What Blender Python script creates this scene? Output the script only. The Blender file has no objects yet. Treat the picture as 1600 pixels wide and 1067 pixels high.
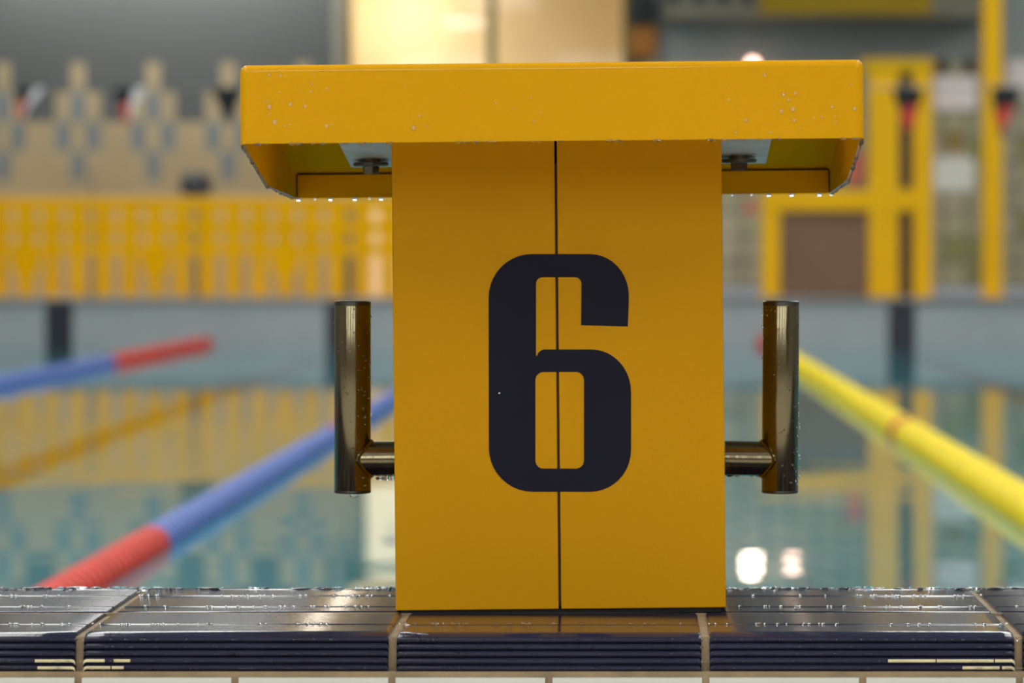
import bpy, bmesh, math, random
from mathutils import Vector, Matrix
random.seed(6)
S = bpy.context.scene
COL = S.collection
PI = math.pi

# ---------------------------------------------------------------- camera
FPX, CU, CV, CAMZ = 6150.0, 985.0, 403.0, 0.30     # focal length in pixels, vanishing point, eye height over the coping
cam = bpy.data.cameras.new('camera')
cam.sensor_fit = 'HORIZONTAL'
cam.sensor_width = 23.6
cam.lens = FPX * 23.6 / 1600
cam.shift_x = -(CU - 800) / 1600
cam.shift_y = -(533.5 - CV) / 1600
cam.clip_start, cam.clip_end = 0.05, 200
cam.dof.use_dof = True
cam.dof.focus_distance = 3.31
cam.dof.aperture_fstop = 5.3
cam_o = bpy.data.objects.new('camera', cam)
cam_o.location = (0, 0, CAMZ)
cam_o.rotation_euler = (PI / 2, 0, 0)
COL.objects.link(cam_o)
S.camera = cam_o

# ---------------------------------------------------------------- world, exposure
w = bpy.data.worlds.new('world')
S.world = w
w.use_nodes = True
w.node_tree.nodes['Background'].inputs[0].default_value = (0.62, 0.66, 0.7, 1)
w.node_tree.nodes['Background'].inputs[1].default_value = 0.25
S.view_settings.view_transform = 'Standard'
S.view_settings.look = 'None'
S.view_settings.exposure = 0.62
S.view_settings.gamma = 1
S.view_settings.use_curve_mapping = False
LAMP = 3.4           # radiance of the ceiling light strips
REAR_FILL = 2.75           # radiance of the unseen fill windows added behind the camera
WASH = 62.0          # wall washer, watts
OFFICE = 12.0        # lamp in the office behind the upper window, watts


def PX(u, D): return (u - CU) * D / FPX
def PZ(v, D): return CAMZ - (v - CV) * D / FPX


# ---------------------------------------------------------------- materials
def mat(name, col, rough=0.5, metal=0.0, var=0.06, scale=6.0, bump=0.0, bscale=60.0, coat=0.0, spec=0.5, emit=None, es=0.0,
        trans=0.0, ior=1.45, stretch=None):
    m = bpy.data.materials.new(name)
    m.use_nodes = True
    nt = m.node_tree
    b = nt.nodes['Principled BSDF']
    b.inputs['Roughness'].default_value = rough
    b.inputs['Metallic'].default_value = metal
    b.inputs['Coat Weight'].default_value = coat
    b.inputs['Coat Roughness'].default_value = 0.06
    b.inputs['Specular IOR Level'].default_value = spec
    b.inputs['Transmission Weight'].default_value = trans
    b.inputs['IOR'].default_value = ior
    tc = nt.nodes.new('ShaderNodeTexCoord')
    src = tc.outputs['Object']
    if stretch:
        mp = nt.nodes.new('ShaderNodeMapping')
        mp.inputs['Scale'].default_value = stretch
        nt.links.new(src, mp.inputs['Vector'])
        src = mp.outputs['Vector']
    n = nt.nodes.new('ShaderNodeTexNoise')
    n.inputs['Scale'].default_value = scale
    n.inputs['Detail'].default_value = 3
    nt.links.new(src, n.inputs['Vector'])
    r = nt.nodes.new('ShaderNodeValToRGB')
    r.color_ramp.elements[0].position = 0.3
    r.color_ramp.elements[1].position = 0.7
    r.color_ramp.elements[0].color = tuple(max(0, c * (1 - var)) for c in col) + (1,)
    r.color_ramp.elements[1].color = tuple(min(1, c * (1 + var)) for c in col) + (1,)
    nt.links.new(n.outputs['Fac'], r.inputs['Fac'])
    nt.links.new(r.outputs['Color'], b.inputs['Base Color'])
    if bump > 0:
        n2 = nt.nodes.new('ShaderNodeTexNoise')
        n2.inputs['Scale'].default_value = bscale
        n2.inputs['Detail'].default_value = 2
        nt.links.new(src, n2.inputs['Vector'])
        bp = nt.nodes.new('ShaderNodeBump')
        bp.inputs['Strength'].default_value = bump
        bp.inputs['Distance'].default_value = 0.002
        nt.links.new(n2.outputs['Fac'], bp.inputs['Height'])
        nt.links.new(bp.outputs['Normal'], b.inputs['Normal'])
    if emit:
        b.inputs['Emission Color'].default_value = emit + (1,)
        b.inputs['Emission Strength'].default_value = es
    return m


YEL = (0.80, 0.42, 0.002)
M = {}
M['yellow'] = mat('yellow_powder_coat', (0.575, 0.285, 0.0004), 0.40, var=0.03, scale=3, bump=0.03, bscale=220, spec=0.06, coat=0.35)
M['yellow_col'] = mat('yellow_laminate', (0.56, 0.268, 0.0004), 0.55, var=0.03, scale=4, bump=0.05, bscale=300, spec=0.12)
M['yellow_in'] = mat('yellow_matt_underside', YEL, 0.7, var=0.05, scale=6, spec=0.0)
M['gap'] = mat('dark_gap', (0.03, 0.015, 0.005), 0.8, var=0.2, scale=30)
M['navy'] = mat('navy_vinyl', (0.011, 0.011, 0.022), 0.55, var=0.1, scale=8, bump=0.04, bscale=300, spec=0.1)
M['chip'] = mat('white_chip', (0.7, 0.7, 0.68), 0.6)
M['steel'] = mat('wet_stainless_steel', (0.20, 0.168, 0.10), 0.18, metal=1.0, var=0.08, scale=20, bump=0.12, bscale=160, stretch=(1, 1, 0.15))
M['steel_dark'] = mat('dark_steel_cap', (0.10, 0.095, 0.09), 0.35, metal=1.0)
M['galv'] = mat('galvanised_plate', (0.78, 0.82, 0.82), 0.5, metal=0.0, var=0.1, scale=40)
M['bolt'] = mat('dull_bolt_steel', (0.18, 0.17, 0.16), 0.4, metal=0.9)
M['rubber'] = mat('black_pad', (0.01, 0.01, 0.01), 0.7)
M['drop'] = mat('clear_water_drop', (1, 1, 1), 0.0, var=0.0, trans=1.0, ior=1.333)
M['glaze'] = mat('navy_glazed_tile', (0.020, 0.020, 0.042), 0.10, var=0.15, scale=8, bump=0.06, bscale=420, spec=0.2)
M['cream_patch'] = mat('cream_glaze_patch', (0.62, 0.55, 0.33), 0.55, var=0.1, scale=60)  # cream patches along the lower nose ridges
M['grout'] = mat('brown_grout', (0.26, 0.19, 0.11), 0.7, var=0.25, scale=40, bump=0.4, bscale=200)
M['whitetile'] = mat('white_wall_tile', (0.56, 0.58, 0.54), 0.25, var=0.04, scale=5)
M['decknear'] = mat('pale_deck_tile', (0.60, 0.58, 0.52), 0.5, var=0.08, scale=3)
M['deck'] = mat('grey_deck_tile', (0.30, 0.30, 0.29), 0.5, var=0.1, scale=3)
M['pooltile'] = mat('pale_blue_pool_tile', (0.37, 0.385, 0.395), 0.25, var=0.04, scale=4)
M['poolbed'] = mat('turquoise_pool_floor_tile', (0.035, 0.37, 0.47), 0.4, var=0.05, scale=2)
M['marker'] = mat('dark_lane_tile', (0.015, 0.017, 0.028), 0.3, var=0.1)
M['copefar'] = mat('grey_coping_tile', (0.20, 0.20, 0.21), 0.35, var=0.1)
M['beige'] = mat('beige_wall_tile', (0.37, 0.29, 0.165), 0.4, var=0.08, scale=2.5)
M['greywall'] = mat('grey_wall_tile', (0.085, 0.090, 0.090), 0.45, var=0.05, scale=1.2)
M['greyright'] = mat('grey_wall_panel', (0.30, 0.32, 0.32), 0.45, var=0.05, scale=1.2)
M['sand'] = mat('sand_skirting_tile', (0.55, 0.41, 0.24), 0.4, var=0.06, scale=3)
M['bluegrey'] = mat('blue_grey_wall_tile', (0.16, 0.185, 0.195), 0.4, var=0.05, scale=3)
M['blk'] = mat('olive_beige_block', (0.42, 0.39, 0.24), 0.4, var=0.12, scale=3)
M['blk2'] = mat('sand_block', (0.46, 0.40, 0.28), 0.4, var=0.12, scale=3)
M['blk3'] = mat('moss_block', (0.28, 0.27, 0.10), 0.4, var=0.15, scale=3)
M['mortar'] = mat('grey_mortar', (0.22, 0.21, 0.17), 0.7, var=0.1)
M['hallwall'] = mat('pale_hall_wall', (0.27, 0.26, 0.235), 0.6, var=0.05, scale=1)
M['rearwall'] = mat('brown_rear_wall', (0.22, 0.18, 0.12), 0.7, var=0.1, scale=1)
M['ceil'] = mat('pale_ceiling', (0.5, 0.5, 0.48), 0.7, var=0.04, scale=1)
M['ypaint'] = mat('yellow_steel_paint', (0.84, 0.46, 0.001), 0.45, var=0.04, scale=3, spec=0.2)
M['yshade'] = mat('shaded_yellow_paint', (0.26, 0.165, 0.001), 0.5, var=0.05, scale=3, spec=0.2)  # yellow of the top right board, its shade put into the colour
M['ybeamshade'] = mat('shaded_beam_yellow', (0.60, 0.36, 0.001), 0.5, var=0.05, scale=3, spec=0.2)  # frame's top beam: same yellow darkened in the colour for shade
M['yfence'] = mat('yellow_fence_paint', (0.82, 0.43, 0.0005), 0.6, var=0.06, scale=3, spec=0.05)
M['brown'] = mat('brown_panel', (0.19, 0.105, 0.06), 0.5, var=0.12, scale=2)
M['darkbrown'] = mat('dark_brown_panel', (0.07, 0.04, 0.022), 0.5, var=0.12, scale=2)
M['olive'] = mat('olive_window_frame', (0.16, 0.14, 0.035), 0.45, var=0.05)
M['taupe'] = mat('taupe_post', (0.26, 0.23, 0.19), 0.5, var=0.05)
M['cream'] = mat('cream_office_wall', (0.90, 0.76, 0.50), 0.7, var=0.03)
M['black'] = mat('black_plastic', (0.015, 0.016, 0.02), 0.5, var=0.1)
M['darkgrey'] = mat('dark_grey_plastic', (0.03, 0.034, 0.04), 0.5, var=0.1)
M['orange'] = mat('orange_brown_box', (0.40, 0.15, 0.006), 0.5, var=0.08)
M['greypost'] = mat('grey_post', (0.24, 0.21, 0.15), 0.4, var=0.08)
M['ductbrown'] = mat('brown_grey_duct', (0.16, 0.15, 0.11), 0.6, var=0.15)
M['paperpink'] = mat('pinkish_white_paper', (0.88, 0.78, 0.77), 0.6, var=0.03)
M['papergreen'] = mat('greenish_white_paper', (0.78, 0.80, 0.73), 0.6, var=0.03)
M['bronze'] = mat('brown_plate', (0.30, 0.20, 0.05), 0.5, var=0.08)
M['pink'] = mat('faded_red_notice', (0.70, 0.20, 0.14), 0.6, var=0.06)
M['ropeblue'] = mat('blue_float_plastic', (0.050, 0.125, 0.45), 0.4, var=0.08, scale=4)
M['ropered'] = mat('red_float_plastic', (0.58, 0.036, 0.024), 0.5, var=0.08, scale=4, spec=0.25)
M['ropeyel'] = mat('lemon_float_plastic', (0.88, 0.68, 0.004), 0.45, var=0.06, scale=4, spec=0.2)
M['cable'] = mat('steel_cable', (0.3, 0.3, 0.3), 0.4, metal=1)
M['pred'] = mat('red_pennant_cloth', (0.60, 0.05, 0.035), 0.7, var=0.08)
M['pblack'] = mat('black_pennant_cloth', (0.012, 0.013, 0.016), 0.8, var=0.1)
M['pwhite'] = mat('white_pennant_cloth', (0.72, 0.70, 0.70), 0.7, var=0.03)
M['lamp'] = mat('lit_strip_diffuser', (0.9, 0.9, 0.9), 0.6, emit=(1.0, 0.97, 0.92), es=LAMP)
M['fillpane'] = mat('added_fill_pane', (0.7, 0.7, 0.7), 0.5, emit=(0.95, 0.98, 1.0), es=REAR_FILL)
M['housing'] = mat('white_lamp_housing', (0.6, 0.6, 0.58), 0.5)
M['warmlamp'] = mat('warm_lamp_glass', (0.9, 0.8, 0.7), 0.5, emit=(1.0, 0.74, 0.56), es=9.0)
M['pinklamp'] = mat('pink_lamp_glass', (0.9, 0.8, 0.7), 0.5, emit=(1.0, 0.62, 0.48), es=4.5)
M['warmpane'] = mat('warm_lit_frosted_pane', (0.8, 0.7, 0.5), 0.5, emit=(1.0, 0.80, 0.50), es=0.42)
M['peachpane'] = mat('peach_lit_frosted_pane', (0.8, 0.6, 0.4), 0.5, emit=(1.0, 0.55, 0.22), es=0.26)


def glass_mat(name='window_glass', ior=1.3):
    m = bpy.data.materials.new(name)
    m.use_nodes = True
    nt = m.node_tree
    nt.nodes.remove(nt.nodes['Principled BSDF'])
    out = nt.nodes['Material Output']
    t = nt.nodes.new('ShaderNodeBsdfTransparent')
    g = nt.nodes.new('ShaderNodeBsdfGlossy')
    g.inputs['Roughness'].default_value = 0.02
    f = nt.nodes.new('ShaderNodeFresnel')
    f.inputs['IOR'].default_value = ior
    mx = nt.nodes.new('ShaderNodeMixShader')
    nt.links.new(f.outputs[0], mx.inputs[0])
    nt.links.new(t.outputs[0], mx.inputs[1])
    nt.links.new(g.outputs[0], mx.inputs[2])
    nt.links.new(mx.outputs[0], out.inputs[0])
    return m


def water_mat():
    m = bpy.data.materials.new('pool_water')
    m.use_nodes = True
    nt = m.node_tree
    nt.nodes.remove(nt.nodes['Principled BSDF'])
    out = nt.nodes['Material Output']
    g = nt.nodes.new('ShaderNodeBsdfGlass')
    g.inputs['IOR'].default_value = 1.333
    g.inputs['Roughness'].default_value = 0.0
    g.inputs['Color'].default_value = (0.95, 1.0, 1.0, 1)
    tc = nt.nodes.new('ShaderNodeTexCoord')
    n = nt.nodes.new('ShaderNodeTexNoise')
    n.inputs['Scale'].default_value = 2.2
    n.inputs['Detail'].default_value = 2
    bp = nt.nodes.new('ShaderNodeBump')
    bp.inputs['Strength'].default_value = 0.35
    bp.inputs['Distance'].default_value = 0.004
    nt.links.new(tc.outputs['Object'], n.inputs['Vector'])
    nt.links.new(n.outputs['Fac'], bp.inputs['Height'])
    nt.links.new(bp.outputs['Normal'], g.inputs['Normal'])
    nt.links.new(g.outputs[0], out.inputs[0])
    return m


M['glass'] = glass_mat()
M['bead'] = glass_mat('highlight_water_bead', 1.33)
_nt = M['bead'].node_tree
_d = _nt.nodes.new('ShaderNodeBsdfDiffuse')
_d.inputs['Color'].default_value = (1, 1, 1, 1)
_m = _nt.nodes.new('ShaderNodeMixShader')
_m.inputs[0].default_value = 0.10  # white share paints the bright highlights of the front drops
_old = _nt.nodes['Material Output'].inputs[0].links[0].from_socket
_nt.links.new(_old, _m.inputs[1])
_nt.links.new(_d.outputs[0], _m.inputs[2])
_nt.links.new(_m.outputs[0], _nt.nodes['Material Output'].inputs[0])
M['water'] = water_mat()


# ---------------------------------------------------------------- mesh helpers
class MB:
    """collects shapes, built as ONE mesh object"""
    def __init__(self):
        self.v, self.f, self.m = [], [], []

    def add(self, vs, fs, mi=0):
        o = len(self.v)
        self.v += [tuple(p) for p in vs]
        self.f += [tuple(o + i for i in f) for f in fs]
        self.m += [mi] * len(fs)

    def box(self, x0, x1, y0, y1, z0, z1, mi=0):
        vs = [(x0, y0, z0), (x1, y0, z0), (x1, y1, z0), (x0, y1, z0), (x0, y0, z1), (x1, y0, z1), (x1, y1, z1), (x0, y1, z1)]
        self.add(vs, [(0, 3, 2, 1), (4, 5, 6, 7), (0, 1, 5, 4), (1, 2, 6, 5), (2, 3, 7, 6), (3, 0, 4, 7)], mi)

    def quad(self, a, b, c, d, mi=0):
        self.add([a, b, c, d], [(0, 1, 2, 3)], mi)

    def tube(self, p, q, r0, r1=None, n=24, mi=0, caps=True):
        r1 = r0 if r1 is None else r1
        p, q = Vector(p), Vector(q)
        d = (q - p).normalized()
        a = d.orthogonal().normalized()
        b = d.cross(a)
        vs = []
        for (c, r) in ((p, r0), (q, r1)):
            for k in range(n):
                t = 2 * PI * k / n
                vs.append(c + (a * math.cos(t) + b * math.sin(t)) * r)
        fs = [(k, (k + 1) % n, n + (k + 1) % n, n + k) for k in range(n)]
        if caps:
            fs += [tuple(range(n - 1, -1, -1)), tuple(range(n, 2 * n))]
        self.add(vs, fs, mi)

    def lathe(self, c, axis, prof, n=24, mi=0):
        """prof: list of (distance along axis, radius)"""
        c = Vector(c)
        d = Vector(axis).normalized()
        a = d.orthogonal().normalized()
        b = d.cross(a)
        vs, fs = [], []
        for (t, r) in prof:
            for k in range(n):
                g = 2 * PI * k / n
                vs.append(c + d * t + (a * math.cos(g) + b * math.sin(g)) * r)
        for i in range(len(prof) - 1):
            for k in range(n):
                fs.append((i * n + k, i * n + (k + 1) % n, (i + 1) * n + (k + 1) % n, (i + 1) * n + k))
        fs.append(tuple(range(n - 1, -1, -1)))
        fs.append(tuple((len(prof) - 1) * n + k for k in range(n)))
        self.add(vs, fs, mi)

    def blob(self, c, rx, ry, rz, n=10, m=6, mi=0):
        vs = [(c[0], c[1], c[2] - rz)]
        for i in range(1, m):
            ph = -PI / 2 + PI * i / m
            for k in range(n):
                t = 2 * PI * k / n
                vs.append((c[0] + rx * math.cos(ph) * math.cos(t), c[1] + ry * math.cos(ph) * math.sin(t), c[2] + rz * math.sin(ph)))
        vs.append((c[0], c[1], c[2] + rz))
        fs = [(0, 1 + (k + 1) % n, 1 + k) for k in range(n)]
        for i in range(m - 2):
            for k in range(n):
                a = 1 + i * n
                fs.append((a + k, a + (k + 1) % n, a + n + (k + 1) % n, a + n + k))
        a = 1 + (m - 2) * n
        fs += [(a + k, a + (k + 1) % n, len(vs) - 1) for k in range(n)]
        self.add(vs, fs, mi)

    def prism(self, poly, y0, y1, mi=0):
        """poly in (x, z), anticlockwise seen from -y"""
        n = len(poly)
        vs = [(x, y0, z) for x, z in poly] + [(x, y1, z) for x, z in poly]
        fs = [tuple(range(n)), tuple(range(2 * n - 1, n - 1, -1))] + [(k, n + k, n + (k + 1) % n, (k + 1) % n) for k in range(n)]
        self.add(vs, fs, mi)

    def build(self, name, mats, parent=None, smooth=False, bevel=0.0, segs=2):
        me = bpy.data.meshes.new(name)
        me.from_pydata(self.v, [], self.f)
        mats = mats if isinstance(mats, (list, tuple)) else [mats]
        for m in mats:
            me.materials.append(m)
        me.polygons.foreach_set('material_index', self.m)
        me.update()
        bm = bmesh.new()
        bm.from_mesh(me)
        bmesh.ops.recalc_face_normals(bm, faces=bm.faces)
        bm.to_mesh(me)
        bm.free()
        if smooth:
            me.polygons.foreach_set('use_smooth', [True] * len(me.polygons))
            me.set_sharp_from_angle(angle=math.radians(38))
        o = bpy.data.objects.new(name, me)
        COL.objects.link(o)
        o.parent = parent
        if bevel:
            bv = o.modifiers.new('bevel', 'BEVEL')
            bv.width = bevel
            bv.segments = segs
            bv.limit_method = 'ANGLE'
            bv.harden_normals = True
        return o


def thing(name, label, cat, loc=(0, 0, 0), group=None):
    o = bpy.data.objects.new(name, None)
    o.empty_display_size = 0.05
    COL.objects.link(o)
    o.location = loc
    o['label'], o['category'] = label, cat
    if group:
        o['group'] = group
    return o


def tag(o, label, cat, group=None):
    o['label'], o['category'] = label, cat
    if group:
        o['group'] = group
    return o


def struct(o):
    o['kind'] = 'structure'
    return o


# ================================================================ SETTING
YF, YW, ZWAT = 28.8, 31.3, -0.335       # far pool edge, far hall wall, water level
YN, YL = 3.575, 3.150                    # near coping: pool-side edge, lip
XH = 9.0
LANEX = [-4.18 - 2.05, -4.18, -2.13, -0.08, 1.985, 4.03, 6.08]

# --- pool basin
b = MB()
b.quad((-XH, YN - .06, -2.1), (XH, YN - .06, -2.1), (XH, YF, -2.1), (-XH, YF, -2.1), 0)
b.quad((-XH, YN - .06, -2.1), (XH, YN - .06, -2.1), (XH, YN - .06, -.05), (-XH, YN - .06, -.05), 1)
b.quad((-XH, YF, -2.1), (XH, YF, -2.1), (XH, YF, -.02), (-XH, YF, -.02), 1)
for s in (-1, 1):
    XS = s * (XH - .04)
    b.quad((XS, YN - .06, -2.1), (XS, YF, -2.1), (XS, YF, .0), (XS, YN - .06, .0), 1)
    b.box(min(XS, s * XH), max(XS, s * XH), YN - .06, YF, -.03, .0, 3)
for x in LANEX:
    b.box(x - .10, x + .10, YN + 1.5, YF - 1.5, -2.1, -2.096, 2)
    b.box(x - .10, x + .10, YF - .004, YF, -1.6, -.022, 2)
struct(b.build('pool_basin', [M['poolbed'], M['pooltile'], M['marker'], M['copefar']]))
b = MB()
NXW, NYW = 2, 2
b.quad((-XH, YN - .055, ZWAT), (XH, YN - .055, ZWAT), (XH, YF - .001, ZWAT), (-XH, YF - .001, ZWAT))
struct(b.build('pool_water', M['water']))

# --- far coping and deck
b = MB()
b.box(-XH, XH, YF - .03, YF + .25, -.022, 0.0)
struct(b.build('trim_2', M['copefar'], bevel=.006))
b = MB()
b.box(-XH, XH, YF + .25, YW, -.1, -.001)
struct(b.build('floor', M['deck']))
b = MB()
b.box(-XH, XH, -6, 3.12, -.72, -.62)
struct(b.build('floor_near', M['decknear']))

# --- near raised pool end: white tiled face, core, coping of ridged tiles
JX0, PITCH = -0.190, 0.25
b = MB()
b.box(-XH, XH, 3.140, YN - .06, -.62, -.030, 0)
for k in range(-24, 25):
    x0 = JX0 + (k) * PITCH / 2
    for r in range(4):
        z1 = -.0345 - r * .125
        b.box(x0 + .003, x0 + PITCH / 2 - .003, 3.1345, 3.1405, z1 - .120, z1, 1)
struct(b.build('wall_near', [M['grout'], M['whitetile']]))

# tile section (y, z) from the pool side over the top to the lip and down its ridged nose
def bumpline(yc, h=.0005, wd=.0026):
    return [(yc + wd + .004, 0), (yc + wd + .0004, 0), (yc + wd, h * .06), (yc + wd * .45, h * .8), (yc, h), (yc - wd * .45, h * .8), (yc - wd, h * .06), (yc - wd - .0004, 0), (yc - wd - .004, 0)]
rear = [(YN, -.05), (YN + .001, -.008), (YN - .002, -.002), (YN - .008, .0005), (YN - .0155, .0001), (YN - .016, 0), (YN - .020, 0)] + bumpline(3.494) + bumpline(3.385) + [(3.348, 0), (3.342, 0), (3.3395, -.0001), (3.3375, -.001), (3.3365, -.004)]
front = [(3.3325, -.004), (3.3315, -.0005), (3.3285, 0), (3.322, 0)] + bumpline(3.222) + [(3.176, 0), (3.168, 0), (3.160, .00015), (3.1535, -.0003), (3.1495, -.0018)]
zr, yr = -.0022, 3.1475
for i in range(5):
    zc = zr - .0026 - i * .0056
    yc = yr - .0012 * min(i, 3)
    for a in range(0, 7):
        t = PI * a / 6
        front.append((yc - .0026 * math.sin(t), zc + .0024 * math.cos(t)))
    front.append((yc + .0004, zc - .0028))
front += [(3.146, -.0305), (3.16, -.0315)]
b = MB()
def tile(x0, x1, prof, dz=0.0, cream_patch=None):
    n = len(prof)
    e = .0025
    xs = [x0, x0 + e * .3, x0 + e, x1 - e, x1 - e * .3, x1]
    ins = [.0025, .0008, 0, 0, .0008, .0025]
    if cream_patch:
        xs = sorted(set(xs + [x for x in cream_patch if x0 + e < x < x1 - e]))
        ins = [.0025, .0008] + [0] * (len(xs) - 4) + [.0008, .0025]
    cy = sum(p[0] for p in prof) / n
    vs = []
    for x, i_ in zip(xs, ins):
        for (y, z) in prof:
            vs.append((x, y + (i_ if y < cy - .05 else 0), z - i_ + dz))
    o = len(b.v)
    b.v += vs
    for j in range(len(xs) - 1):
        for i in range(n - 1):
            mi = 0
            if cream_patch:
                xm = (xs[j] + xs[j + 1]) / 2
                zc = (prof[i][1] + prof[i + 1][1]) / 2
                for (wa, wb, za, zb) in CREAM_PATCHES:
                    if wa < xm < wb and za < zc < zb:
                        mi = 1
            b.f.append((o + j * n + i, o + j * n + i + 1, o + (j + 1) * n + i + 1, o + (j + 1) * n + i))
            b.m.append(mi)
    b.f.append(tuple(o + i for i in range(n)))
    b.m.append(0)
    b.f.append(tuple(o + (len(xs) - 1) * n + i for i in range(n)))
    b.m.append(0)
def WX(u): return PX(u, 3.14)
CREAM_PATCHES = [(WX(54), WX(118), -.0226, -.0202), (WX(124), WX(163), -.0226, -.0202), (WX(177), WX(203), -.0226, -.0208),
        (WX(58), WX(118), -.0285, -.0262), (WX(124), WX(172), -.0285, -.0262), (WX(174), WX(193), -.0285, -.0265),
        (WX(1388), WX(1462), -.0226, -.0206), (WX(1464), WX(1553), -.0226, -.0200), (WX(1555), WX(1597), -.0226, -.0203),
        (WX(1504), WX(1562), -.0285, -.0264), (WX(1566), WX(1597), -.0285, -.0262)]
WXS = sorted({w_[0] for w_ in CREAM_PATCHES} | {w_[1] for w_ in CREAM_PATCHES})
for k in range(-16, 17):
    x0 = JX0 + k * PITCH
    dz = random.uniform(-.0006, .0006)
    near = -5 <= k <= 4
    tile(x0 + .0032, x0 + PITCH - .0032, front, dz, WXS if near else None)
    tile(x0 + .0032, x0 + PITCH - .0032, rear, dz * .5)
cp = b.build('pool_coping', [M['glaze'], M['cream_patch']], smooth=True)
struct(cp)
b = MB()
b.box(-4.3, 4.3, 3.1485, YN - .004, -.04, -.0030)
b.box(-4.3, 4.3, 3.3325, 3.3368, -.02, -.0008)
struct(b.build('trim_1', M['grout']))

# wet beads along the pool-side edge of the coping
b = MB()
x = -.70
while x < .5:
    r = random.uniform(.0012, .0042)
    if random.random() < .8:
        b.blob((x, YN - random.uniform(.002, .014), .0003), r * random.uniform(1.2, 3.2), r * 1.1, random.uniform(.0009, .0022), 10, 6)
    x += random.uniform(.003, .011)
for k in range(430):
    x = random.uniform(-.65, .45)
    zc = random.choice([0, 1, 2, 3, 4])
    b.blob((x, 3.1475 - .0012 * min(zc, 3) - .0024, -.0048 - zc * .0056 - .0003), random.uniform(.0008, .0030), .0011, .0010, 8, 5)
for y in (3.494, 3.385, 3.222):
    for k in range(110):
        xx = random.uniform(-.65, .45)
        if y > 3.33 and -.21 < xx < .09:
            continue
        b.blob((xx, y + random.uniform(-.001, .001), .0012), random.uniform(.0007, .002), .0009, .0007, 8, 5)
o = b.build('water_beads', M['drop'], smooth=True)
o['kind'] = 'stuff'
o.parent = cp

# --- far hall wall: tile grids with the window opening left out
WIN = (PX(545, YW), PX(975, YW), PZ(150, YW), PZ(-48, YW))
def carve(r, h):
    x0, x1, z0, z1 = r
    a0, a1, c0, c1 = h
    if x1 <= a0 or x0 >= a1 or z1 <= c0 or z0 >= c1:
        return [r]
    out = []
    if x0 < a0: out.append((x0, a0, z0, z1))
    if x1 > a1: out.append((a1, x1, z0, z1))
    xa, xb = max(x0, a0), min(x1, a1)
    if z0 < c0: out.append((xa, xb, z0, c0))
    if z1 > c1: out.append((xa, xb, c1, z1))
    return out
b = MB()
TW, TH = 23.45 * YW / FPX, 46 * YW / FPX
ZT = PZ(98, YW)                # top of the first mosaic row
XC = PX(122, YW)               # centre of a peak column
XSPLIT = PX(1000, YW)
def wq(r, mi):
    for (x0, x1, z0, z1) in carve(r, WIN):
        b.quad((x0, YW, z0), (x1, YW, z0), (x1, YW, z1), (x0, YW, z1), mi)
c = -60
while True:
    x0 = XC + (c - .5) * TW
    x1 = x0 + TW
    if x0 > XSPLIT:
        break
    if x1 > -XH:
        x0, x1 = max(x0, -XH), min(x1, XSPLIT)
        k = c % 5
        k = min(k, 5 - k)
        rows = [0 if k == 0 else 1, (2, 0, 1)[k], (0, 2, 0)[k], (2, 0, 0)[k]]
        for i, mi in enumerate(rows):
            wq((x0, x1, ZT - (i + 1) * TH, ZT - i * TH), mi)
        wq((x0, x1, PZ(304, YW), ZT - 4 * TH), 0)
        wq((x0, x1, 0, PZ(304, YW)), 8)
        wq((x0, x1, ZT, 4.6), 1)
    c += 1
ZB = PZ(95, YW)
BS = .2
nx = int((XH - XSPLIT) / BS) + 1
for i in range(nx):
    for j in range(9):
        x0 = XSPLIT + i * BS
        z1 = ZB - j * BS
        z0 = max(0, z1 - BS)
        x1 = min(XH, x0 + BS)
        if z1 <= 0.02:
            continue
        g = .012
        mi = random.choice([3, 3, 4, 4, 3, 5]) if x0 > PX(1440, YW) else random.choice([4, 4, 4, 3])
        b.quad((x0, YW, z0), (x1, YW, z0), (x1, YW, z1), (x0, YW, z1), 6)
        b.box(x0 + g, x1 - g, YW - .01, YW - .001, z0 + g, z1 - g, mi)
wq((XSPLIT, XH, ZB, 4.6), 7)
struct(b.build('wall_back', [M['beige'], M['greywall'], M['bluegrey'], M['blk'], M['blk2'], M['blk3'], M['mortar'], M['greyright'], M['sand']]))

# --- side walls, rear wall, ceiling
for nm, s in (('wall_left', -1), ('wall_right', 1)):
    b = MB()
    b.box(min(s * XH, s * (XH + .1)), max(s * XH, s * (XH + .1)), -6, YW + 1.4, -.72, 4.6)
    struct(b.build(nm, M['hallwall']))
b = MB()
b.box(-XH, XH, -6.1, -6, -.72, 4.6)
struct(b.build('wall_front', M['rearwall']))
for i_, (xa, xb) in enumerate(((-6.6, -5.1), (-4.0, -2.5), (-1.3, .2), (1.4, 2.9), (4.1, 5.6))):  # unseen rear windows, added to light the front of the block
    b = MB()
    for (p0, p1, q0, q1) in ((xa - .08, xa, 1.2, 3.9), (xb, xb + .08, 1.2, 3.9), (xa, xb, 1.2, 1.28), (xa, xb, 3.82, 3.9), ((xa + xb) / 2 - .03, (xa + xb) / 2 + .03, 1.28, 3.82)):
        b.box(p0, p1, -6.0, -5.93, q0, q1)
    o = struct(b.build('window_%d' % (i_ + 2), M['housing']))
    b = MB()
    b.box(xa, xb, -5.99, -5.97, 1.28, 3.82)
    b.build('pane', M['fillpane'], o)
b = MB()
b.box(-XH - .1, XH + .1, -6.1, YW + 1.4, 4.6, 4.7)
struct(b.build('ceiling', M['ceil']))

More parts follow.
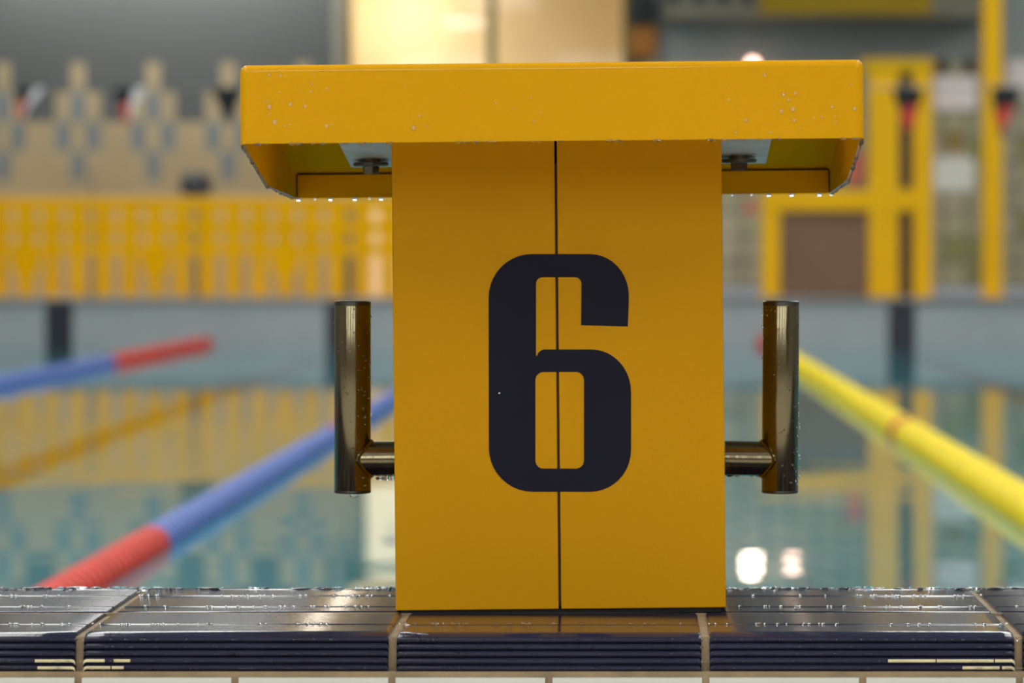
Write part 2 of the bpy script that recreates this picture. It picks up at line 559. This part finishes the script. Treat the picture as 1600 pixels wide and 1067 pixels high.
# --- ceiling light strips
GL = 'ceiling light strips over the pool'
for i, x in enumerate((-6.2, -2.1, 2.1, 6.2)):
    t = thing('ceiling_light', 'long white ceiling light strip running above the pool, out of frame', 'ceiling light', (x, 12, 4.6), GL)
    b = MB()
    b.box(-.62, .62, -16, 17.5, -.08, -.002)
    b.build('housing', M['housing'], t)
    b = MB()
    b.box(-.56, .56, -15.9, 17.4, -.095, -.081)
    b.build('diffuser', M['lamp'], t)
# two bright tube fixtures behind the camera
M['tube'] = mat('bright_lamp_tube', (0.9, 0.9, 0.9), 0.5, emit=(1.0, 0.97, 0.93), es=32.0)
for x in (-2.6, 1.6):
    t = thing('tube_fixture', 'bright tube fixture hung from the ceiling behind the viewer, out of frame', 'tube light', (x, -1.0, 4.1), 'tube fixtures behind the viewer')
    b = MB()
    b.box(-.45, .45, -.08, .08, .02, .09)
    for xx in (-.35, .35):
        b.tube((xx, 0, .09), (xx, 0, .495), .006, n=8)
    b.build('housing', M['housing'], t)
    b = MB()
    b.tube((-.4, 0, 0), (.4, 0, 0), .02, n=16)
    b.build('lamp_tube', M['tube'], t, smooth=True)
# wall washer over the left half of the far wall
t = thing('wall_light', 'linear wall washer above the grey left part of the far wall', 'wall light', (PX(230, YW), YW - .34, 3.2))
b = MB()
b.box(-1.5, 1.5, -.06, .06, .02, .08)
b.build('housing', M['housing'], t)
b = MB()
b.box(-.02, .02, -.02, .335, .04, .06)
b.build('bracket', M['housing'], t)
L = bpy.data.lights.new('tube', 'AREA')
L.shape, L.size, L.size_y, L.energy = 'RECTANGLE', 2.9, .08, WASH
L.color = (1, .98, .95)
lo = bpy.data.objects.new('tube', L)
COL.objects.link(lo)
lo.parent = t
lo.rotation_euler = (math.radians(35), 0, 0)

# ================================================================ FAR HALL
# --- lit office window with a real room behind it
x0, x1, z0, z1 = WIN
b = MB()
yb = YW + 1.2
b.quad((x0 - .2, yb, z0 - .3), (x1 + .2, yb, z0 - .3), (x1 + .2, yb, z1 + .3), (x0 - .2, yb, z1 + .3))
b.quad((x0 - .2, YW + .02, z0 - .3), (x0 - .2, yb, z0 - .3), (x0 - .2, yb, z1 + .3), (x0 - .2, YW + .02, z1 + .3))
b.quad((x1 + .2, YW + .02, z0 - .3), (x1 + .2, yb, z0 - .3), (x1 + .2, yb, z1 + .3), (x1 + .2, YW + .02, z1 + .3))
b.quad((x0 - .2, YW + .02, z0 - .3), (x1 + .2, YW + .02, z0 - .3), (x1 + .2, yb, z0 - .3), (x0 - .2, yb, z0 - .3))
b.quad((x0 - .2, YW + .02, z1 + .3), (x1 + .2, YW + .02, z1 + .3), (x1 + .2, yb, z1 + .3), (x0 - .2, yb, z1 + .3))
struct(b.build('wall_office', M['cream']))
L = bpy.data.lights.new('office_lamp', 'POINT')
L.energy, L.shadow_soft_size, L.color = OFFICE, .12, (1, .90, .74)
lo = bpy.data.objects.new('office_lamp', L)
COL.objects.link(lo)
lo.location = (PX(640, YW + .8), yb - .62, PZ(15, YW + .8))
wf = MB()
wf.box(PX(537, YW), PX(550, YW), YW - .05, YW + .06, z0 - .06, z1 + .06)
wf.box(PX(973, YW), PX(984, YW), YW - .05, YW + .06, z0 - .06, z1 + .06)
wf.box(PX(761, YW), PX(775, YW), YW - .04, YW + .05, z0, z1)
wf.box(x0, x1, YW - .05, YW + .06, z0 - .06, z0 + .03)
wf.box(x0, x1, YW - .05, YW + .06, z1 - .03, z1 + .06)
wo = struct(wf.build('window_1', M['olive'], bevel=.006))
for a, c_ in ((550, 761), (775, 973)):
    b = MB()
    b.box(PX(a, YW), PX(c_, YW), YW + .005, YW + .011, z0 + .03, z1 - .03)
    b.build('pane', M['glass'], wo)
b = MB()
b.box(PX(521, YW), PX(538, YW), YW - .06, YW, PZ(215, YW), 4.6)
struct(b.build('trim_3', M['taupe'], bevel=.006))

# --- lit doorway behind the lattice fence
DX0, DX1 = PX(573, YW), PX(700, YW)
b = MB()
zt = PZ(165, YW)
b.box(DX0 - .03, DX0, YW - .06, YW, 0, zt + .03)
b.box(DX1, DX1 + .03, YW - .06, YW, 0, zt + .03)
b.box(DX0, DX1, YW - .06, YW, zt, zt + .03)
b.box(DX0, DX1, YW - .06, YW, PZ(306, YW), PZ(300, YW))
do = struct(b.build('door_1', M['olive']))
b = MB()
b.box(DX0, DX1, YW - .04, YW - .01, PZ(300, YW), zt)
b.build('pane', M['warmpane'], do)
b = MB()
b.box(DX0, DX1, YW - .04, YW - .01, .0, PZ(306, YW))
b.build('pane', M['peachpane'], do)
b = MB()
b.tube((PX(612, YW), YW - .055, PZ(218, YW)), (PX(612, YW), YW - .04, PZ(218, YW)), .05, n=20)
b.build('sign', M['darkgrey'], do)

# --- yellow lattice fence
DF = 30.2
ft = thing('lattice_fence', 'low yellow lattice fence with cut-out gaps along the far deck', 'fence', (PX(300, DF), DF, 0))
def fbox(mb, u0, u1, v0, v1, th=.04, D=DF, o=None):
    mb.box(PX(u0, D) - ft.location.x, PX(u1, D) - ft.location.x, -th / 2, th / 2, PZ(v1, D), PZ(v0, D))
FOOT = CV + CAMZ * FPX / DF
for k in range(-2, 4):
    u0 = 40.5 + 202.5 * k - 101.25
    pb = MB()
    fbox(pb, u0, u0 + 202.5, 309, 328)
    fbox(pb, u0, u0 + 202.5, 346, 364)
    fbox(pb, u0, u0 + 202.5, 381, 398)
    for j in range(5):
        ub = u0 + 20.25 + 40.5 * j
        fbox(pb, ub - 11.5, ub + 11.5, 309, FOOT, .036)
        fbox(pb, ub - 13, ub + 13, 309, 398, .038)
    uc = u0 + 101.25
    # diamond fill on the middle slat
    D = DF
    pts = [(uc - 22, 397), (uc - 24, 412), (uc - 11, 436), (uc + 11, 436), (uc + 24, 412), (uc + 22, 397)]
    pb.prism([(PX(u, D) - ft.location.x, PZ(v, D)) for u, v in pts], -.015, .015)
    pb.build('lattice_panel', M['yfence'], ft)

# --- posts behind the fence
def post(u, vtop, label, r=.028, head=False):
    D = 30.8
    t = thing('post', label, 'post', (PX(u, D), D, 0))
    p = MB()
    p.tube((0, 0, 0), (0, 0, PZ(vtop, D)), r, n=16)
    p.build('pole', M['greypost'], t, smooth=True)
    p = MB()
    p.tube((0, 0, 0), (0, 0, .02), .09, n=20)
    p.build('foot', M['greypost'], t, smooth=True)
    if head:
        zt = PZ(vtop, D)
        p = MB()
        p.lathe((0, 0, zt - .015), (0, 0, 1), [(0, .105), (.014, .125), (.10, .125), (.15, .108), (.18, .07), (.19, .01)], 24)
        p.build('cap', M['darkgrey'], t, smooth=True)
    return t
post(306, 302, 'slim grey post topped by a dark domed cap behind the fence', .02, True)
post(144, 262, 'slim bare grey post left of the dark-capped post, behind the fence', .014)
post(544, 318, 'slim grey post behind the fence beside the lit doorway', .035)

# --- loudspeaker and orange box right of the window
t = thing('loudspeaker', 'black square loudspeaker on the wall right of the lit window', 'loudspeaker', (PX(1004, YW), YW, PZ(18, YW)))
b = MB()
b.box(-.10, .10, -.2, -.02, -.10, .14)
b.build('cabinet', M['black'], t, bevel=.01)
b = MB()
b.lathe((0, -.2, .0), (0, -1, 0), [(0, .075), (.006, .075), (.004, .06), (-.004, .03), (.002, .01)], 24)
b.build('speaker_cone', M['darkgrey'], t, smooth=True)
b = MB()
b.box(-.03, .03, -.03, 0, -.04, .04)
b.build('bracket', M['black'], t)
t = thing('wall_box', 'orange-brown box on the wall below the black loudspeaker', 'box', (PX(1006, YW), YW, PZ(66, YW)))
b = MB()
b.box(-.11, .11, -.14, -.001, -.13, .12)
b.build('body', M['orange'], t, bevel=.008)
b = MB()
b.box(-.095, .095, -.152, -.14, -.115, .105)
b.build('lid', M['orange'], t, bevel=.004)

# --- brown duct and yellow beam at the top right
b = MB()
D = 30.9
b.box(PX(1036, D), PX(1540, D), D - .1, D + .35, PZ(30, D), PZ(-25, D))
for u in (1052, 1092, 1130, 1168):
    b.box(PX(u - 9, D), PX(u + 9, D), D - .14, D - .1, PZ(6, D), PZ(-30, D), 1)
o = b.build('duct', [M['ductbrown'], M['black']], bevel=.01)
tag(o, 'brown-grey duct with dark brackets high on the right of the far wall', 'duct')
b = MB()
D = 30.4
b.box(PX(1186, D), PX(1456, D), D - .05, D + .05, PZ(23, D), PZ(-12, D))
o = b.build('sign_board', M['yshade'], bevel=.01)
tag(o, 'long yellow board in front of the brown duct at the top right', 'board')

# --- yellow steel frame with brown panels
D = 30.0
FZ = CV + CAMZ * FPX / D
t = thing('equipment_frame', 'yellow steel frame with two uprights, a cross beam and brown panels', 'frame', (PX(1320, D), D, 0))
def fb(mb, u0, u1, v0, v1, y0=-.05, y1=.05):
    mb.box(PX(u0, D) - t.location.x, PX(u1, D) - t.location.x, y0, y1, PZ(v1, D), PZ(v0, D))
for nm, u0, u1, v0 in (('upright', 1357, 1404, 112), ('upright', 1426, 1456, 112), ('upright', 1190, 1219, 330)):
    b = MB()
    fb(b, u0, u1, v0, FZ)
    b.build(nm, M['ypaint'], t, bevel=.008)
b = MB()
fb(b, 1190, 1456, 296, 330, -.052, .052)
b.build('cross_beam', M['ypaint'], t, bevel=.008)
b = MB()
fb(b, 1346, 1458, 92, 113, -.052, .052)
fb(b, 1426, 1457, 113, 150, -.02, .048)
b.build('top_beam', M['ybeamshade'], t, bevel=.008)
b = MB()
fb(b, 1219, 1357, 330, FZ - 2, .0, .03)
b.build('panel', M['brown'], t)
b = MB()
fb(b, 1404, 1426, 113, FZ - 2, .01, .03)
b.build('filler_strip', M['darkbrown'], t)

# --- the tall yellow column at the right
D = 30.0
t = thing('roof_post', 'tall yellow steel post rising out of frame at the right', 'post', (PX(1550, D), D, 0))
b = MB()
w2 = 15 * D / FPX
b.box(-w2, w2, -w2, w2, 0, 4.59)
b.build('shaft', M['ypaint'], t, bevel=.01)
b = MB()
b.box(-w2 - .02, w2 + .02, -w2 - .02, w2 + .02, 0, .015)
b.build('base_plate', M['ypaint'], t, bevel=.003)

# --- notices on the block wall
def notice(u0, u1, v0, v1, m, label, clips=False, border=None, D=YW - .02):
    t = thing('notice', label, 'notice', (PX((u0 + u1) / 2, D), D, PZ((v0 + v1) / 2, D)))
    hx, hz = (u1 - u0) / 2 * D / FPX, (v1 - v0) / 2 * D / FPX
    p = MB()
    p.box(-hx, hx, -.008, .009, -hz, hz)
    p.build('sheet', m, t)
    if clips:
        for s in (-1, 1):
            p = MB()
            p.box(s * hx * .68 - .045, s * hx * .68 + .045, -.03, .009, hz + .02, hz + .13)
            p.build('clip', M['darkbrown'], t, bevel=.006)
    return t
notice(1461, 1525, 118, 172, M['paperpink'], 'pinkish white sheet under two dark clips on the block wall', True)
notice(1459, 1522, 246, 298, M['papergreen'], 'greenish white sheet on the block wall below the clipped sheet')
notice(1575, 1640, 93, 148, M['paperpink'], 'white sheet right of the tall yellow post, cut by the frame')
notice(1478, 1504, 205, 236, M['bronze'], 'small brown plate between the two white sheets on the block wall')
notice(1322, 1351, 240, 288, M['pink'], 'faded red notice half hidden behind the slab and the yellow upright')
notice(1166, 1180, 314, 336, M['pink'], 'tiny pinkish notice on the block wall just right of the yellow column')

# --- warm round wall lamps (seen over the slab and as glints on the water)
def wall_lamp(u, v, r, label, m='warmlamp'):
    D = YW - .02
    t = thing('wall_lamp', label, 'lamp', (PX(u, D), D, PZ(v, D)))
    p = MB()
    p.lathe((0, 0.02, 0), (0, -1, 0), [(0, r * 1.15), (.03, r * 1.15), (.04, r * 1.02)], 24)
    p.build('housing', M['housing'], t, smooth=True)
    p = MB()
    p.lathe((0, -.015, 0), (0, -1, 0), [(0, r), (.03, r * .95), (.06, r * .75), (.08, r * .4), (.085, .005)], 24)
    p.build('lamp_glass', M[m], t, smooth=True)
wall_lamp(1176, 101, .045, 'small warm wall lamp peeping over the top edge of the yellow slab', 'pinklamp')
wall_lamp(1174, 172, .07, 'warm wall lamp hidden behind the slab, glinting white on the water')
wall_lamp(1238, 176, .05, 'warm wall lamp hidden behind the slab, glinting pink on the water', 'pinklamp')

# --- backstroke flag line
D = 25.0
t = thing('flag_line', 'cord of black, red and white pennants strung high across the pool', 'flags', (0, D, 0))
b = MB()
zf = PZ(136, D)
b.tube((-XH, 0, zf), (XH, 0, zf), .004, n=6)
b.build('cord', M['cable'], t)
rot = {0: .5, 1: .15, 2: -.1, 8: .1, 9: -.1, 10: .2}
for k in range(-3, 13):
    u = 47 + 155 * k if k < 6 else 1418 + 155 * (k - 9)
    if k == 2: u = 355
    b = MB()
    wd, hh = (.105, .34) if k >= 6 else (.105, .25)
    xc = PX(u, D)
    a = rot.get(k, random.uniform(-.2, .3))
    def R(px_, pz_):
        return (xc + px_ * math.cos(a) + pz_ * math.sin(a) * .6, random.uniform(-.01, .01), zf - .004 + pz_ * math.cos(a) - abs(px_) * 0)
    # black top band, red middle, white fly side
    A, B_ = R(-wd, 0), R(wd, 0)
    m1, m2 = R(-wd * .55, -hh * .5), R(wd * .55, -hh * .42)
    n1, n2 = R(-wd * .2, -hh * .78), R(wd * .2, -hh * .78)
    tip = R(0, -hh)
    mid = R(wd * .15, -hh * .3)
    if k == 2:
        b.add([A, B_, m2, m1], [(0, 1, 2, 3)], 0)
        b.add([m1, m2, tip], [(0, 1, 2)], 0)
    else:
        b.add([A, R(wd * .35, 0), mid, m1], [(0, 1, 2, 3)], 0)
        b.add([R(wd * .35, 0), B_, m2, mid], [(0, 1, 2, 3)], 0 if k >= 6 else 2)
        b.add([m1, mid, R(wd * .1, -hh * .78), n1], [(0, 1, 2, 3)], 1)
        b.add([mid, m2, n2, R(wd * .1, -hh * .78)], [(0, 1, 2, 3)], 2 if k < 6 else 1)
        b.add([n1, n2, tip], [(0, 1, 2)], 1 if k < 6 else 0)
    o = b.build('pennant', [M['pblack'], M['pred'], M['pwhite']], t)
    so = o.modifiers.new('solid', 'SOLIDIFY')
    so.thickness = .002

# ================================================================ LANE ROPES
def rope(X, r, sections, label, ns=14):
    zc = ZWAT + r * .2
    t = thing('lane_rope', label, 'lane rope', (X, YN, zc), 'floating lane ropes')
    p = MB()
    p.tube((0, -.06, 0), (0, YF - YN, 0), .006, n=8)
    p.build('cable', M['cable'], t)
    for (y0, y1, m, nm) in sections:
        prof = []
        y = y0
        pit = .085
        while y < y1 - .01:
            ye = min(y + pit, y1)
            prof += [(y - YN, r * .76), (y + .012 - YN, r), (ye - .02 - YN, r), (ye - .006 - YN, r * .76)]
            y = ye
        p = MB()
        p.lathe((0, 0, 0), (0, 1, 0), prof, ns)
        p.build(nm, M[m], t, smooth=True)
rope(-1.046, .042, [(YN + .05, 8.62, 'ropered', 'red_floats'), (8.62, 13.75, 'ropeblue', 'blue_floats'), (13.75, 14.0, 'ropered', 'red_marker_float'),
     (14.0, 23.6, 'ropeblue', 'blue_floats'), (23.6, YF - .15, 'ropered', 'red_floats')],
     'blue lane rope with a red near end left of the yellow starting block')
rope(.974, .060, [(YN + .05, 8.62, 'ropered', 'red_floats'), (8.62, 13.75, 'ropeyel', 'yellow_floats'), (13.75, 14.0, 'ropered', 'red_marker_float'),
     (14.0, 23.8, 'ropeyel', 'yellow_floats'), (23.8, YF - .15, 'ropered', 'red_floats')],
     'lemon yellow lane rope running away right of the starting block')
rope(-3.085, .05, [(YN + .05, 8.62, 'ropered', 'red_floats'), (8.62, 23.3, 'ropeblue', 'blue_floats'), (23.3, YF - .15, 'ropered', 'red_floats')],
     'far left lane rope, blue with a red far end at the pool wall')

# ================================================================ STARTING BLOCK
XB = -.0588
TILT = -.0096
blk = thing('starting_block', 'yellow starting block with a navy number 6 on wet coping tiles', 'starting block', (XB, 3.33, 0))
blk.rotation_euler = (0, TILT, 0)
BY = 3.33
YC0, YC1 = 0.0, .225        # column front and back, local
HW = .1397
# column: two shells with a seam between, sloping top
def col_half(x0, x1, name):
    zf_, zb_ = .4235, .4235 - .225 * .15
    p = MB()
    p.add([(x0, YC0, .0028), (x1, YC0, .0028), (x1, YC1, .0028), (x0, YC1, .0028), (x0, YC0, zf_), (x1, YC0, zf_), (x1, YC1, zb_), (x0, YC1, zb_)],
          [(0, 3, 2, 1), (4, 5, 6, 7), (0, 1, 5, 4), (1, 2, 6, 5), (2, 3, 7, 6), (3, 0, 4, 7)])
    return p.build(name, M['yellow_col'], blk, bevel=.0012, segs=3)
SX = -.0008
col_half(-HW, SX - .0010, 'column_half')
col_half(SX + .0010, HW, 'column_half')
p = MB()
p.box(SX - .0012, SX + .0012, YC0 + .0022, YC1 - .004, .006, .38)
p.build('seam_strip', M['gap'], blk)
p = MB()
p.box(-HW + .004, HW - .004, .004, YC1 - .004, -.001, .0033)
p.build('base_pad', M['rubber'], blk)

# number 6, traced to millimetres on the column face
KS = 3.33 / FPX
def arc(cx, cy, rx, ry, a0, a1, n=10):
    return [(cx + rx * math.cos(math.radians(a0 + (a1 - a0) * i / n)), cy - ry * math.sin(math.radians(a0 + (a1 - a0) * i / n))) for i in range(n + 1)]
# image-like coordinates (u right, v down)
outer = []
outer += arc(831, 465, 67.5, 68, 180, 90)          # top left
outer += arc(922, 462, 60.5, 65, 90, 0)            # top right
outer += [(982.5, 470), (981, 510), (908, 508)]    # terminal
outer += arc(898, 443, 10.5, 10, 0, 90, 6)         # upper counter
outer += arc(848.5, 443, 11, 10, 90, 180, 6)
outer += [(837.5, 556)]
outer += arc(851, 559, 12, 13, 165, 90, 6)         # start of the bowl
outer += arc(924, 612, 62, 66, 90, 0)
outer += arc(922, 703, 64, 65, 0, -90)
outer += arc(832, 700, 68, 68, -90, -180)
inner = []
inner += arc(849, 594, 12.5, 13, 180, 90, 6)
inner += arc(900, 594, 12.5, 13, 90, 0, 6)
inner += arc(900, 719, 12.5, 13, 0, -90, 6)
inner += arc(849, 719, 12.5, 13, -90, -180, 6)
def loc(uv):
    # tilt-corrected position on the column face
    x = PX(uv[0], BY) - XB
    z = PZ(uv[1], BY)
    c_, s_ = math.cos(TILT), math.sin(TILT)
    return (x * c_ - z * s_, x * s_ + z * c_)
cu = bpy.data.curves.new('number_six', 'CURVE')
cu.dimensions = '2D'
cu.fill_mode = 'BOTH'
for loop in (outer, inner):
    sp = cu.splines.new('POLY')
    q = [loc(a) for a in loop]
    sp.points.add(len(q) - 1)
    for i, (x, z) in enumerate(q):
        sp.points[i].co = (x, z, 0, 1)
    sp.use_cyclic_u = True
cu.extrude = .00015
tmp = bpy.data.objects.new('tmp', cu)
COL.objects.link(tmp)
bpy.context.view_layer.update()
dg = bpy.context.evaluated_depsgraph_get()
me = bpy.data.meshes.new_from_object(tmp.evaluated_get(dg))
bpy.data.objects.remove(tmp)
for v in me.vertices:
    v.co = (v.co.x, -.0004 - v.co.z, v.co.y)
me.materials.clear()
me.materials.append(M['navy'])
six = bpy.data.objects.new('number_six', me)
COL.objects.link(six)
six.parent = blk
six['label'] = 'dark navy numeral 6'
p = MB()
x, z = loc((780, 614))
p.add([(x - .0008, -.0007, z - .0006), (x + .0004, -.0007, z - .0008), (x + .0011, -.0007, z + .0004), (x - .0001, -.0007, z + .0009)], [(0, 1, 2, 3)])
p.build('paint_chip', M['chip'], six)

# platform: a folded sheet tray, open below, sloping down to the pool
SW = .2500
y0, y1, ym = 3.15 - BY, 3.65 - BY, 3.358 - BY
prof = [(y0, .3937), (y0, .4575), (y1, .3830), (y1, .3576), (ym, .3640)]
bm = bmesh.new()
L_ = [bm.verts.new((-SW, y, z)) for y, z in prof]
R_ = [bm.verts.new((SW, y, z)) for y, z in prof]
bm.faces.new(L_)
bm.faces.new(R_[::-1])
for i in (0, 1, 2):
    bm.faces.new((L_[i], R_[i], R_[i + 1], L_[i + 1]))
bmesh.ops.recalc_face_normals(bm, faces=bm.faces)
bm.verts.ensure_lookup_table()
def ed(a, c_): return bm.edges.get((a, c_))
es = [ed(L_[1], R_[1]), ed(L_[2], R_[2]), ed(L_[0], L_[1]), ed(R_[0], R_[1]), ed(L_[1], L_[2]), ed(R_[1], R_[2]), ed(L_[2], L_[3]), ed(R_[2], R_[3])]
bmesh.ops.bevel(bm, geom=es, offset=.0062, segments=5, profile=.5, affect='EDGES', clamp_overlap=True)
bmesh.ops.recalc_face_normals(bm, faces=bm.faces)
me = bpy.data.meshes.new('platform')
bm.to_mesh(me)
bm.free()
# normals outwards for the open shell
cx = sum((v.co for v in me.vertices), Vector()) / len(me.vertices)
big = max(me.polygons, key=lambda f: f.area)
if big.normal.z < 0:
    me.flip_normals()
me.polygons.foreach_set('use_smooth', [True] * len(me.polygons))
me.set_sharp_from_angle(angle=math.radians(40))
me.materials.append(M['yellow'])
me.materials.append(M['yellow_in'])
plat = bpy.data.objects.new('platform', me)
COL.objects.link(plat)
plat.parent = blk
sd = plat.modifiers.new('sheet', 'SOLIDIFY')
sd.thickness = .0030
sd.offset = -1
sd.material_offset = 1
wn = plat.modifiers.new('normals', 'WEIGHTED_NORMAL')
wn.keep_sharp = True
wn.weight = 100
# weld lip: strip along the inside of the rear flange
p = MB()
p.box(-SW + .0035, SW - .0035, y1 - .0075, y1 - .0029, .3580, .3795)
p.build('rear_lip', M['yellow_in'], plat)

p = MB()
p.box(-SW + .0036, SW - .0036, y1 - .0080, y1 - .0060, .3790, .3802)
p.box(-SW + .0030, -SW + .0042, y1 - .0080, y1 - .0060, .3590, .3802)
p.box(SW - .0042, SW - .0030, y1 - .0080, y1 - .0060, .3590, .3802)
p.build('weld_seam', M['gap'], plat)

# mounting plate under the platform and its bolts
def under(y): return .3790 + .149 * (y1 - y)      # underside of the sheet
ya, yb_ = .02, 3.585 - BY
xl, xr = -.2544 - XB, .1290 - XB
p = MB()
p.add([(xl, ya, under(ya) - .0005), (xr, ya, under(ya) - .0005), (xr - .002, yb_, under(yb_) - .0005), (xl + .004, yb_, under(yb_) - .0005),
       (xl, ya, under(ya) - .0045), (xr, ya, under(ya) - .0045), (xr - .002, yb_, under(yb_) - .0045), (xl + .004, yb_, under(yb_) - .0045)],
      [(0, 1, 2, 3), (7, 6, 5, 4), (0, 4, 5, 1), (1, 5, 6, 2), (2, 6, 7, 3), (3, 7, 4, 0)])
p.build('mounting_plate', M['galv'], blk)
for xx in (PX(586, 3.545) - XB, PX(1161, 3.545) - XB):
    yy = 3.545 - BY
    zt_ = under(yy) - .0045
    p = MB()
    p.tube((xx, yy, zt_ - .0055), (xx, yy, zt_ + .001), .009, n=20)
    bo = p.build('bolt', M['bolt'], blk, smooth=True)
    p = MB()
    p.lathe((xx, yy, zt_ - .0060), (0, 0, 1), [(0, .0150), (.0008, .0160), (.0028, .0160), (.0036, .0150)], 28)
    p.build('washer', M['bolt'], bo, smooth=True)
    p = MB()
    p.tube((xx, yy, zt_ - .0125), (xx, yy, zt_ - .0061), .0075, .0078, n=6)
    p.build('nut', M['bolt'], bo)

# back-stroke handles
def handle(u, s, extra):
    D = 3.45
    xx = PX(u, D) - XB
    zt_, zb_ = PZ(471, D), PZ(769, D)
    y = D - BY
    zc = (zt_ + zb_) / 2
    e = bpy.data.objects.new('backstroke_handle', None)
    e.empty_display_size = .03
    COL.objects.link(e)
    e.parent = blk
    c_, s_ = math.cos(TILT), math.sin(TILT)
    e.location = (xx * c_ - zc * s_, y, zc * c_ + xx * s_)
    e.rotation_euler = (0, -TILT + extra, 0)
    h = (zt_ - zb_) / 2
    p = MB()
    p.lathe((0, 0, -h), (0, 0, 1), [(0, .0150), (.0015, .0160), (2 * h - .0045, .0160), (2 * h - .003, .0156)], 40)
    p.build('grip_tube', M['steel'], e, smooth=True)
    p = MB()
    p.lathe((0, 0, h - .0032), (0, 0, 1), [(0, .0161), (.003, .0161), (.0038, .0150)], 40)
    p.build('end_cap', M['steel_dark'], e, smooth=True)
    p = MB()
    p.lathe((0, 0, -h - .0008), (0, 0, 1), [(0, .0150), (.0008, .0161), (.0026, .0161)], 40)
    p.build('end_cap', M['steel_dark'], e, smooth=True)
    za = PZ(717, D) - zc
    xe = (s * HW - xx) + .002 * (1 if s < 0 else -1) * -1
    p = MB()
    p.tube((0, 0, za), (xe, 0, za + .0004), .0152, n=36)
    p.build('arm', M['steel'], e, smooth=True)
    p = MB()
    # weld bead where the arm meets the tube
    n = 40
    sg = -s
    vs, fs = [], []
    for k in range(n):
        t = 2 * PI * k / n
        yy, zz = .0152 * math.cos(t), .0152 * math.sin(t)
        xx_ = sg * (math.sqrt(max(0, .0160 ** 2 - yy * yy)))
        for (dx, dr) in ((-.001, .0008), (.0008, .0020), (.0026, .0004)):
            q = 1 + dr / .0152 + random.uniform(-.02, .02)
            vs.append((xx_ + sg * dx, yy * q, za + zz * q))
    for k in range(n):
        for i in range(2):
            a, c2 = k * 3 + i, ((k + 1) % n) * 3 + i
            fs.append((a, c2, c2 + 1, a + 1))
    p.add(vs, fs)
    p.build('weld_bead', M['steel'], e, smooth=True)
    return e
handle(551, -1, 0.0)
handle(1219.5, 1, 0.006)

# water drops on the block
p = MB()
def drop_front(u, v, r):
    D = 3.15
    x, z = PX(u, D) - XB, PZ(v, D)
    c_, s_ = math.cos(TILT), math.sin(TILT)
    X_, Z_ = x * c_ - z * s_, x * s_ + z * c_
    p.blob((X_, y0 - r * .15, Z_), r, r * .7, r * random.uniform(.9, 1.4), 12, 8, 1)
for (u, v, r) in ((420, 117, 1.6), (438, 119, 1.4), (421, 167, 2.6), (421, 178, 1.3), (454, 163, 2.2), (477, 166, 2.0), (429, 191, 2.3), (453, 195, 1.2),
                  (487, 131, 1.6), (486, 143, 1.5), (511, 139, 1.5), (437, 144, 1.2), (510, 197, 2.0), (445, 196, 1.2), (417, 158, 1.2), (520, 194, 1.0),
                  (646, 200, 2.4), (655, 181, 1.4), (668, 197, 1.2), (775, 161, 1.4), (830, 153, 1.3), (834, 190, 1.3), (800, 170, 1.0), (845, 176, 1.0),
                  (1195, 117, 1.8), (1224, 148, 2.0), (1243, 146, 1.8), (1232, 156, 1.9), (1221, 174, 2.0), (1239, 171, 2.6), (1241, 188, 2.1), (1138, 156, 1.3),
                  (1300, 167, 2.0), (1335, 170, 2.0), (1284, 183, 1.4), (1306, 191, 1.2), (1165, 188, 1.9), (1329, 133, 1.2), (1150, 207, 1.5), (1203, 207, 1.5),
                  (1272, 185, 1.1), (1250, 200, 1.0), (1210, 165, 1.0), (1190, 178, .9)):
    drop_front(u, v, r * .00072)
for k in range(46):
    side = random.choice((0, 0, 1, 1, 2))
    u = random.uniform(395, 540) if side == 0 else random.uniform(1130, 1345) if side == 1 else random.uniform(620, 860)
    drop_front(u, random.uniform(112, 208), random.uniform(.3, .8) * .0008)
# hanging along the front lower edge
for k in range(34):
    x = random.uniform(-SW + .004, SW - .004)
    p.blob((x, y0 + .001, .3934), random.uniform(.0012, .004), .0018, random.uniform(.0008, .0018), 10, 6)
# hanging from the rear lip and side flanges
zl = .3576
for u in (472, 522, 560, 601, 1207, 1243, 1286, 498, 583, 1150, 1180):
    r = .0022 if u not in (498, 583, 1150, 1180) else .0011
    p.blob((PX(u, 3.645) - XB, y1 - .003, zl - .0006), r * 1.3, r, r * 1.25, 12, 8)
for s in (-1, 1):
    for k in range(34):
        t_ = random.random()
        if t_ < .45:
            yy = y0 + (ym - y0) * random.uniform(.05, 1)
            zz = .3937 + (.3640 - .3937) * (yy - y0) / (ym - y0)
        else:
            yy = ym + (y1 - ym) * random.random()
            zz = .3640 + (.3576 - .3640) * (yy - ym) / (y1 - ym)
        r = random.uniform(.0010, .0024)
        p.blob((s * (SW - .0015), yy, zz - .0003), r, r * 1.5, r, 10, 6)
# beads on the handles and under their arms
for s, u in ((-1, 551), (1, 1219.5)):
    D = 3.45
    xc = PX(u, D) - XB + .0022
    for k in range(110):
        t_ = random.uniform(-PI, 0)
        r = random.uniform(.0003, .0010)
        p.blob((xc + .0160 * math.cos(t_), D - BY + .0160 * math.sin(t_), random.uniform(.10, .258)), r, r, r * 1.2, 8, 5)
    p.blob((xc, D - BY, PZ(771.5, D)), .0042, .003, .0018, 12, 8)
    xa, xb2 = sorted((xc - s * .018, s * HW))
    for k in range(9):
        p.blob((random.uniform(xa, xb2), D - BY, PZ(717, D) - .0152 - .0002), random.uniform(.002, .0045), .003, random.uniform(.0012, .0024), 10, 6)
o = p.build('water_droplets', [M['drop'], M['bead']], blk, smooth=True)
o['kind'] = 'stuff'
o['label'] = 'clear and highlight-whitened water droplets clinging to the paint and steel'
